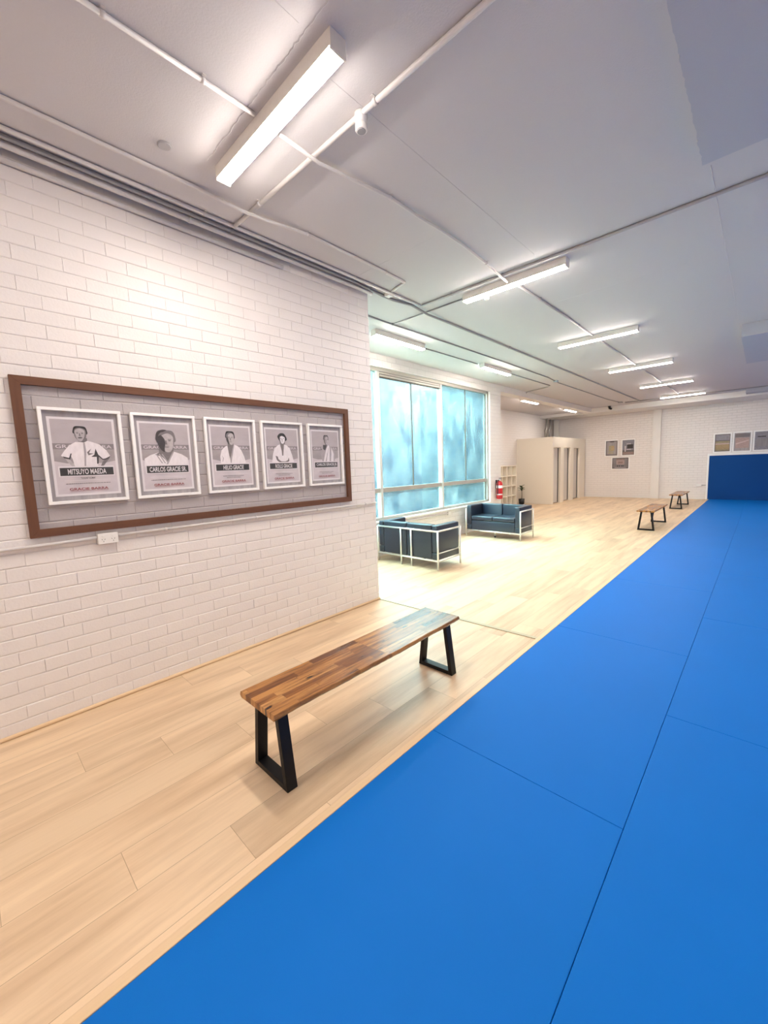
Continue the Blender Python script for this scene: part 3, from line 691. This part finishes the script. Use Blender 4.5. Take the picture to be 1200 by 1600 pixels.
# cube shelf along the alcove wall
t = thing('cube_shelf', 'white open cube shelf of four by four cells on the alcove wall', 'shelf', (XA, 12.35, 0))
bm = BM(); S = 1.44; D = 0.30; n = 4
for i in range(n+1):
    p = i*(S-0.03)/n; add_box(bm, (0.012, p, 0), (D, p+0.03, S)); 
    add_box(bm, (0.012, 0.0, p), (D-0.0005, S, p+0.03))
obj('shelf_frame', bm, 'partition', t)
bm = BM(); add_box(bm, (0.002, 0, 0), (0.011, S, S)); obj('back_panel', bm, 'partition', t)

# potted plant
t = thing('potted_plant', 'small potted plant with glossy green leaves beside the cubicle front', 'plant', (-3.16, 14.12, 0))
bm = BM(); add_lathe(bm, [(0.07, 0), (0.095, 0.02), (0.11, 0.20), (0.10, 0.20), (0.095, 0.17)], n=20); obj('pot', bm, 'black_plastic', t)
bm = BM(); add_tube(bm, [(0, 0, 0.16), (0.01, 0, 0.35), (-0.005, 0.01, 0.55)], 0.010, 8); obj('stem', bm, 'stem', t)
rnd = random.Random(2)
for k in range(9):
    bm = BM(); a = k*2.4+0.3; tilt = 0.5+0.5*rnd.random(); Ln, Wd = 0.17+0.04*rnd.random(), 0.05
    z0 = 0.47+0.02*k; rows = []
    for i in range(7):
        u = i/6; w = Wd*math.sin(PI*min(1, u*0.9+0.08))**0.8; r = Ln*u*math.cos(tilt); z = z0+Ln*u*math.sin(tilt)-0.09*u*u
        c = Vector((math.cos(a)*r, math.sin(a)*r, z)); s = Vector((-math.sin(a), math.cos(a), 0))
        rows.append([bm.verts.new(c-s*w+Vector((0, 0, 0.012))), bm.verts.new(c), bm.verts.new(c+s*w+Vector((0, 0, 0.012)))])
    for p, q in zip(rows, rows[1:]):
        for j in range(2): f = bm.faces.new((p[j], p[j+1], q[j+1], q[j])); f.smooth = True
    o = obj('leaf', bm, 'leaf', t); md = o.modifiers.new('s', 'SOLIDIFY'); md.thickness = 0.002

# fire extinguisher on the window pier
t = thing('fire_extinguisher', 'red fire extinguisher hung on the pier at the end of the window', 'fire extinguisher', (XW+0.09, 9.17, 0.66))
bm = BM(); add_lathe(bm, [(0.060, 0.0), (0.074, 0.012), (0.076, 0.04), (0.076, 0.36), (0.066, 0.405), (0.035, 0.435), (0.024, 0.45)], n=24); obj('cylinder', bm, 'red', t)
bm = BM(); add_lathe(bm, [(0.0768, 0.27), (0.0772, 0.272), (0.0772, 0.335), (0.0768, 0.337)], n=24); obj('label_band', bm, 'frame_white', t)
bm = BM(); add_lathe(bm, [(0.0768, 0.10), (0.0771, 0.101), (0.0771, 0.13), (0.0768, 0.131)], n=24); obj('label_stripe', bm, 'p_pink', t)
bm = BM(); add_lathe(bm, [(0.022, 0.45), (0.022, 0.48), (0.012, 0.49)], n=14); obj('valve', bm, 'chrome', t)
bm = BM(); add_box(bm, (-0.012, -0.02, 0.49), (0.012, 0.085, 0.50)); add_box(bm, (-0.012, -0.02, 0.515), (0.012, 0.095, 0.523), 0.002); obj('handle', bm, 'black_plastic', t)
bm = BM(); add_tube(bm, [(0, -0.02, 0.465), (0.0, -0.07, 0.46), (0.0, -0.098, 0.40), (0.0, -0.098, 0.20), (0, -0.094, 0.12)], 0.010, 8); obj('hose', bm, 'black_plastic', t)
bm = BM(); add_box(bm, (-0.089, -0.03, 0.25), (-0.074, 0.03, 0.47), 0.001); obj('bracket', bm, 'black_plastic', t)

# ------------------------------------------------------------------ timber frame and posters on the brick wall
t = thing('timber_frame', 'long walnut-brown timber frame around the five white-framed posters', 'frame', (0.002, 1.5815, 1.6915), (PI/2, 0, PI/2))
HW, HH, BW = 1.3185, 0.4865, 0.050
def mitre(name, p):
    bm = BM(); A = [bm.verts.new((a, b, 0)) for a, b in p]; B = [bm.verts.new((a, b, 0.028)) for a, b in p]
    bm.faces.new(A); bm.faces.new(B); [bm.faces.new((A[i], A[(i+1) % 4], B[(i+1) % 4], B[i])) for i in range(4)]
    bmesh.ops.recalc_face_normals(bm, faces=bm.faces); bmesh.ops.bevel(bm, geom=list(bm.edges), offset=0.0012, segments=1, affect='EDGES')
    return bm
o4 = [(-HW, -HH), (HW, -HH), (HW, HH), (-HW, HH)]; i4 = [(-HW+BW, -HH+BW), (HW-BW, -HH+BW), (HW-BW, HH-BW), (-HW+BW, HH-BW)]
M['walnut_v'] = grain_wood('frame_walnut_upright', (0.085, 0.030, 0.014), (0.19, 0.080, 0.038), 1, 0.42)
for k in range(4):
    j = (k+1) % 4; obj('rail', mitre('rail', [o4[k], o4[j], i4[j], i4[k]]), 'walnut' if k % 2 == 0 else 'walnut_v', t)

def smooth_poly(pts, n=5, closed=True):
    out = []; N = len(pts)
    for i in range(N):
        p0, p1, p2, p3 = (Vector(pts[(i+k) % N]) for k in (-1, 0, 1, 2))
        for s in range(n):
            u = s/n; out.append(0.5*((2*p1)+(-p0+p2)*u+(2*p0-5*p1+4*p2-p3)*u*u+(-p0+3*p1-3*p2+p3)*u**3))
    return out
class Print:
    """flat printed artwork: stacked colour areas in one mesh"""
    def __init__(s, z0): s.bm = BM(); s.z = z0; s.mats = []
    def poly(s, mat, pts, smooth=False, dz=0.00012):
        if mat not in s.mats: s.mats.append(mat)
        if smooth: pts = smooth_poly(pts)
        s.z += dz
        vs_ = [s.bm.verts.new((p[0], p[1], s.z)) for p in pts]
        f = s.bm.faces.new(vs_); f.material_index = s.mats.index(mat)
        r = bmesh.ops.triangulate(s.bm, faces=[f])
    def rect(s, mat, a, b): s.poly(mat, [(a[0], a[1]), (b[0], a[1]), (b[0], b[1]), (a[0], b[1])])
    def ell(s, mat, c, rx, ry, n=24): s.poly(mat, [(c[0]+rx*math.cos(2*PI*i/n), c[1]+ry*math.sin(2*PI*i/n)) for i in range(n)])
    def done(s, name, parent):
        bmesh.ops.recalc_face_normals(s.bm, faces=s.bm.faces)
        for f in s.bm.faces:
            f.normal_update()
            if f.normal.z < 0: f.normal_flip()
        me = bpy.data.meshes.new(name); s.bm.to_mesh(me); s.bm.free()
        for k in s.mats: me.materials.append(M[k])
        o = bpy.data.objects.new(name, me); C.objects.link(o); o.parent = parent; return o
def text_mesh(body, box, z, mat, parent, name='lettering', bold=0.02, space=1.0):
    """text fitted into box = (x0, y0, x1, y1)"""
    cu = bpy.data.curves.new(name, 'FONT'); cu.body = body; cu.size = 1; cu.offset = bold; cu.extrude = 0.0; cu.space_character = space; cu.resolution_u = 4
    tmp = bpy.data.objects.new('tmp', cu); C.objects.link(tmp); bpy.context.view_layer.update()
    me = bpy.data.meshes.new_from_object(tmp.evaluated_get(bpy.context.evaluated_depsgraph_get()))
    bpy.data.objects.remove(tmp); bpy.data.curves.remove(cu)
    xs = [v.co.x for v in me.vertices]; ys = [v.co.y for v in me.vertices]
    sx = (box[2]-box[0])/(max(xs)-min(xs)); sy = (box[3]-box[1])/(max(ys)-min(ys)); mx, my = min(xs), min(ys)
    for v in me.vertices: v.co = (box[0]+(v.co.x-mx)*sx, box[1]+(v.co.y-my)*sy, z)
    me.materials.clear(); me.materials.append(M[mat]); me.name = name
    o = bpy.data.objects.new(name, me); C.objects.link(o); o.parent = parent; return o
def pic_frame(t, hw, hh, bw, depth, mat):
    bm = BM()
    add_box(bm, (-hw, hh-bw, 0.002), (hw, hh, depth), 0.002); add_box(bm, (-hw, -hh, 0.002), (hw, -hh+bw, depth), 0.002)
    add_box(bm, (-hw, -hh+bw, 0.002), (-hw+bw, hh-bw, depth), 0.002); add_box(bm, (hw-bw, -hh+bw, 0.002), (hw, hh-bw, depth), 0.002)
    obj('frame', bm, mat, t)
    bm = BM(); add_box(bm, (-hw+bw-0.002, -hh+bw-0.002, 0.002), (hw-bw+0.002, hh-bw+0.002, 0.008)); obj('backing', bm, 'p_mat', t)
    bm = BM(); v = [bm.verts.new(p) for p in ((-hw+bw, -hh+bw, depth-0.008), (hw-bw, -hh+bw, depth-0.008), (hw-bw, hh-bw, depth-0.008), (-hw+bw, hh-bw, depth-0.008))]
    bm.faces.new(v); obj('glazing', bm, 'glass', t)

def head(P, cx, top, chin, w, hair='short', face='p_skin', shade='p_mid', hairc='p_black', turn=0):
    h = top-chin; ry = h/2; cyy = (top+chin)/2
    P.poly(hairc, [(cx-w*.52, cyy+h*.02), (cx-w*.55, cyy+h*.22), (cx-w*.40, top-h*.03), (cx, top), (cx+w*.42, top-h*.04), (cx+w*.56, cyy+h*.20), (cx+w*.52, cyy-h*.02), (cx, cyy-h*.1)], True)
    P.poly(shade, [(cx-w*.43, cyy+h*.26), (cx-w*.47, cyy-h*.1), (cx-w*.34, cyy-h*.32), (cx-w*.1, chin), (cx+w*.12, chin), (cx+w*.36, cyy-h*.3), (cx+w*.47, cyy-h*.08), (cx+w*.44, cyy+h*.26), (cx+w*.1, top-h*.10), (cx-w*.2, top-h*.11)], True)
    P.poly(face, [(cx-w*.30+turn, cyy+h*.22), (cx-w*.28+turn, cyy-h*.1), (cx-w*.14+turn, chin+h*.08), (cx+w*.14+turn, chin+h*.04), (cx+w*.33+turn, cyy-h*.26), (cx+w*.40+turn*.5, cyy), (cx+w*.38+turn*.5, cyy+h*.24), (cx+w*.08+turn, top-h*.14)], True)
    for s in (-1, 1):
        P.ell('p_dark', (cx+s*w*.19+turn*.4, cyy+h*.035), w*.085, h*.018, 12)
        P.poly('p_dark', [(cx+s*w*.30+turn*.4, cyy+h*.075), (cx+s*w*.10+turn*.4, cyy+h*.085), (cx+s*w*.10+turn*.4, cyy+h*.105), (cx+s*w*.28+turn*.4, cyy+h*.10)])
    P.poly(shade, [(cx-w*.04+turn*.4, cyy+h*.05), (cx-w*.09+turn*.4, cyy-h*.13), (cx+w*.06+turn*.4, cyy-h*.13), (cx+w*.01+turn*.4, cyy+h*.05)])
    P.ell('p_dark', (cx+turn*.4, cyy-h*.24), w*.15, h*.014, 12)
    P.poly('p_mid', [(cx-w*.02+turn*.4, cyy-h*.155), (cx+w*.10+turn*.4, cyy-h*.165), (cx+w*.10+turn*.4, cyy-h*.18), (cx-w*.08+turn*.4, cyy-h*.175)])

def figure(P, k):
    if k == 0:      # arms akimbo
        P.poly('p_gi', [(-.045, .092), (-.08, .07), (-.108, .035), (-.128, .004), (-.115, -.006), (-.088, -.016), (-.078, .006), (-.070, -.02), (-.062, -.064), (.062, -.064), (.064, -.02), (.070, .002), (.088, -.018), (.118, -.014), (.137, .002), (.118, .04), (.082, .078), (.040, .094), (.018, .100), (-.01, .090)], False)
        P.poly('p_skin', [(-.112, -.008), (-.088, -.016), (-.070, -.045), (-.062, -.064), (-.078, -.064), (-.098, -.035)])
        P.poly('p_mid', [(.112, -.012), (.135, -.002), (.130, -.016), (.108, -.045), (.094, -.064), (.078, -.064), (.090, -.036)])
        P.poly('p_dark', [(.058, .050), (.070, .010), (.094, -.018), (.117, -.013), (.137, .003), (.131, -.010), (.112, -.022), (.092, -.025), (.072, -.004), (.066, -.05), (.058, -.05), (.060, -.004), (.030, -.004), (.048, .010)], False)
        P.poly('p_dark', [(-.120, .0), (-.088, -.010), (-.078, .018), (-.072, .018), (-.083, -.020), (-.112, -.012)])
        P.poly('p_fold', [(-.006, .086), (.004, .088), (.006, .03), (-.004, -.064), (-.012, -.064), (-.006, .02)]); P.poly('p_mid', [(.010, .026), (.034, .050), (.020, .020), (.046, .018), (.016, .006)])
        P.poly('p_mid', [(-.034, .118), (.018, .118), (.018, .100), (-.002, .088), (-.030, .096)]); head(P, -.0155, .193, .094, .068, turn=-.006)
        P.ell('p_dark', (-.018, .119), .013, .0035)
    elif k == 1:    # large head and shoulders
        P.poly('p_gi', [(-.155, -.075), (-.150, -.02), (-.11, .006), (-.05, .026), (.05, .032), (.105, .012), (.148, -.016), (.155, -.075)], False)
        P.poly('p_mid', [(-.052, .06), (.052, .06), (.050, .030), (.002, -.046), (-.035, -.005), (-.080, .008), (-.050, .026)])
        for a in (-.075, -.055, -.035): P.poly('p_fold', [(a, .012), (a+.008, .014), (a+.045, -.055), (a+.036, -.055)])
        P.poly('p_fold', [(.046, .034), (.054, .032), (.004, -.062), (-.008, -.062)])
        head(P, .002, .188, .022, .122, shade='p_mid', hairc='p_mid', turn=.006)
        P.poly('p_dark', [(-.056, .130), (-.030, .150), (-.006, .120), (-.004, .085), (-.010, .055), (-.012, .030), (-.030, .040), (-.050, .075)], True)
        P.poly('p_dark', [(-.064, .13), (-.056, .168), (-.022, .190), (.012, .188), (-.008, .176), (-.034, .166), (-.050, .135), (-.053, .10), (-.060, .10)], True)
    elif k == 2:    # open jacket
        P.poly('p_mid', [(-.030, .12), (.022, .12), (.018, .06), (-.022, -.03), (-.030, .06)])
        P.poly('p_gi', [(-.098, -.070), (-.102, -.01), (-.085, .045), (-.050, .075), (-.034, .080), (-.024, .00), (-.018, -.03), (.0, .02), (.020, .092), (.060, .076), (.085, .045), (.108, -.01), (.122, -.070)], False)
        P.poly('p_fold', [(-.088, .00), (-.078, -.02), (-.086, -.05), (-.081, -.05), (-.072, -.02)]); P.poly('p_fold', [(.020, .092), (.026, .088), (-.010, -.062), (-.016, -.062), (-.018, -.03)])
        head(P, -.006, .199, .084, .072, shade='p_mid', turn=.006)
        P.poly('p_dark', [(-.036, .155), (-.036, .12), (-.02, .09), (-.022, .13)], True)
    elif k == 3:    # arms folded
        P.poly('p_mid', [(-.025, .12), (.030, .12), (.022, .06), (.004, -.004), (-.010, -.004), (-.014, .06)])
        P.poly('p_gi', [(-.118, -.070), (-.105, .00), (-.085, .060), (-.045, .092), (-.024, .098), (-.010, .04), (-.008, -.004), (.004, -.004), (.018, .098), (.045, .092), (.078, .062), (.100, .00), (.118, -.070)], False)
        P.poly('p_mid', [(-.078, -.005), (-.055, -.012), (-.050, -.035), (-.02, -.056), (.02, -.058), (.048, -.048), (.060, -.02), (.066, -.05), (.055, -.062), (-.04, -.064), (-.066, -.045)])
        P.poly('p_gi', [(-.050, -.022), (-.03, -.012), (.03, -.018), (.055, -.03), (.045, -.046), (.0, -.054), (-.035, -.048)], True)
        head(P, .002, .190, .102, .070, face='p_gi', shade='p_mid')
        P.poly('p_black', [(-.040, .150), (-.046, .172), (-.020, .197), (.020, .197), (.044, .168), (.050, .142), (.034, .130), (.034, .156), (.006, .174), (-.020, .168), (-.028, .135)], True)
    else:           # turned, jacket over shoulder
        P.poly('p_fold', [(-.045, .085), (-.062, .05), (-.060, .00), (-.045, -.068), (.115, -.068), (.118, .00), (.105, .06), (.060, .090), (.040, .100)], False)
        P.poly('p_gi', [(.040, .100), (.018, .080), (-.012, .00), (-.030, -.066), (-.006, -.066), (.018, .01), (.050, .085)])
        P.poly('p_gi', [(.055, .088), (.030, .03), (.008, -.066), (.045, -.066), (.052, .01)]); P.poly('p_gi', [(.075, .075), (.072, .00), (.062, -.066), (.098, -.066), (.104, .01)])
        P.poly('p_dark', [(-.030, .10), (-.030, .06), (-.005, .045), (.012, .075), (.02, .10)]); P.poly('p_mid', [(-.07, .058), (-.05, .066), (-.042, .052), (-.06, .046)])
        head(P, .010, .198, .100, .058, hairc='p_dark', shade='p_mid', turn=.008)
names = ['MITSUYO MAEDA', 'CARLOS GRACIE SR.', 'HELIO GRACIE', 'ROLLS GRACIE', 'CARLOS GRACIE JR.']
tw = [(-.104, .104), (-.126, .130), (-.084, .094), (-.088, .092), (-.126, .136)]
plabels = ['leftmost white-framed poster: man with black hair, hands on hips in a light jacket',
           'second poster from the left: large close portrait of an older grey-haired man',
           'middle white-framed poster: slim man in a bright open white jacket',
           'fourth white-framed poster: curly dark-haired man with folded arms',
           'rightmost white-framed poster: man turned sideways, white jacket with dark folds']
for k, yc in enumerate((0.590, 1.085, 1.592, 2.083, 2.585)):
    t = thing('framed_poster', plabels[k], 'poster', (0.004, yc, 1.7025), (PI/2, 0, PI/2), 'white-framed black and white posters')
    pic_frame(t, 0.219, 0.302, 0.019, 0.030, 'frame_white')
    P = Print(0.0082)
    P.rect('p_white', (-.178, -.254), (.178, .247)); P.rect('p_sky', (-.164, -.240), (.164, .233))
    P.rect('p_ground', (-.164, -.240), (.164, .082)); P.rect('p_band', (-.164, .045), (.164, .082))
    P.poly('p_fade', [(-.164, -.240), (.164, -.240), (.164, -.030), (.10, -.045), (-.10, -.045), (-.164, -.030)])
    text_mesh('GRACIE BARRA', (-.150, .052, .150, .074), P.z+0.0001, 'p_fade', t, bold=0.01); P.z += 0.0002
    figure(P, k)
    P.rect('p_white', (-.150, -.130), (.150, -.064)); P.rect('p_bar', (-.143, -.124), (.146, -.073))
    P.rect('p_white', (-.125, -.1565), (.125, -.1550))
    rnd = random.Random(k)
    rows = [(-.178, .12)] if k < 2 else [(-.171, .09), (-.185, .06)]
    for b, hw_ in rows:
        a = -hw_
        while a < hw_:
            w = rnd.uniform(.004, .014); P.rect('p_mid', (a, b), (min(a+w, hw_), b+.0042)); a += w+.0022
    P.rect('p_red', (-.105, -.226), (.105, -.2245))
    z = P.z+0.0003; P.done('print', t)
    text_mesh(names[k], (tw[k][0], -.1165, tw[k][1], -.0815), z, 'p_white', t, bold=0.018)
    if k == 0: text_mesh('"COUNT KOMA"', (-.040, -.147, .040, -.136), z, 'p_dark', t)
    text_mesh('GRACIE BARRA', (-.105, -.220, .105, -.203), z, 'p_red', t, bold=0.02)

# ------------------------------------------------------------------ pictures on the far wall
def far_pic(label, cx, cz, w, h, draw, group):
    t = thing('framed_picture', label, 'picture', (cx, YF-0.004, cz), (PI/2, 0, 0), group)
    pic_frame(t, w/2+0.01, h/2+0.01, 0.038, 0.03, 'frame_white'); P = Print(0.0085); draw(P, w/2-0.028, h/2-0.028); P.done('print', t); return t
def d1(P, a, b):
    P.rect('p_mid', (-a, -b), (a, b)); P.rect('p_mat', (-a*.8, -b*.8), (a*.8, b*.85)); P.rect('p_dark', (-a*.3, b*.80), (a*.4, b*.92)); P.rect('p_olive', (-a*.5, -b*.45), (a*.3, b*.35)); P.rect('p_tan', (-a*.1, -b*.3), (a*.45, b*.3)); P.rect('p_olive', (-a*.6, -b*.7), (a*.3, -b*.55))
def d2(P, a, b):
    P.rect('p_slate', (-a, -b), (a, b)); P.rect('p_mid', (-a, -b), (a, -b*.35)); P.rect('p_dark', (-a*.2, -b*.15), (a*.8, b*.4)); P.rect('p_white', (-a*.3, b*.42), (a*.4, b*.52)); P.rect('p_white', (-a*.62, -b*.55), (-a*.42, b*.2)); P.rect('p_white', (-a*.3, -b*.32), (a*.5, -b*.22)); P.rect('p_rose', (-a*.9, -b*.95), (a*.9, -b*.6))
def d3(P, a, b):
    P.rect('p_mid', (-a, -b), (a, b)); P.rect('p_mat', (-a*.9, -b*.85), (a*.9, b*.85)); P.rect('p_rose', (-a*.5, b*.6), (a*.5, b*.85)); P.rect('p_pink', (-a*.5, -b*.25), (a*.5, b*.55)); P.rect('p_rose', (-a*.3, -b*.05), (a*.3, b*.3))
    for q in (-.35, -.1, .15, .35): P.rect('p_dark', (a*q-.015, -b*.65), (a*q+.015, -b*.4))
    P.rect('p_white', (-a*.7, -b*.85), (a*.7, -b*.75))
def d4(P, a, b):
    P.rect('p_mid', (-a, -b), (a, b)); P.rect('p_olive', (-a*.9, -b*.9), (a*.9, b*.2)); P.rect('p_tan', (-a*.9, -b*.75), (a*.9, -b*.2)); P.rect('p_pink', (-a*.9, -b*.18), (a*.9, -b*.05)); P.rect('p_slate', (-a*.9, b*.3), (a*.9, b*.9))
def d5(P, a, b):
    P.rect('p_mat', (-a, -b), (a, b)); P.rect('p_rose', (-a*.85, -b*.7), (a*.85, b*.45)); P.poly('p_pink', [(-a*.8, -b*.3), (a*.8, b*.1), (a*.8, b*.2), (-a*.8, -b*.15)]); P.rect('p_mid', (-a*.9, b*.5), (a*.9, b*.9))
def d6(P, a, b):
    P.rect('p_slate', (-a, -b), (a, b)); P.rect('p_mat', (-a*.8, -b*.6), (a*.8, b*.2)); P.rect('p_dark', (-a*.7, b*.4), (a*.2, b*.5)); P.ell('p_mat', (a*.6, b*.6), a*.25, a*.25)
far_pic('small portrait picture, upper left of the three on the far brick wall', -1.19, 1.955, 0.47, 0.64, d1, 'three small pictures on the far wall')
far_pic('small portrait picture, upper right of the three on the far brick wall', -0.61, 1.955, 0.46, 0.63, d2, 'three small pictures on the far wall')
far_pic('small landscape picture with pink centre, hung below the other two', -0.87, 1.355, 0.62, 0.48, d3, 'three small pictures on the far wall')
far_pic('olive and tan picture above the left end of the blue wall pad', 2.19, 1.945, 0.46, 0.64, d4, 'pictures above the blue wall pad')
far_pic('reddish brown picture above the blue wall pad, second from its left end', 2.695, 1.95, 0.46, 0.65, d5, 'pictures above the blue wall pad')
far_pic('grey picture above the blue wall pad, cut by the right edge of the view', 3.22, 1.955, 0.50, 0.64, d6, 'pictures above the blue wall pad')
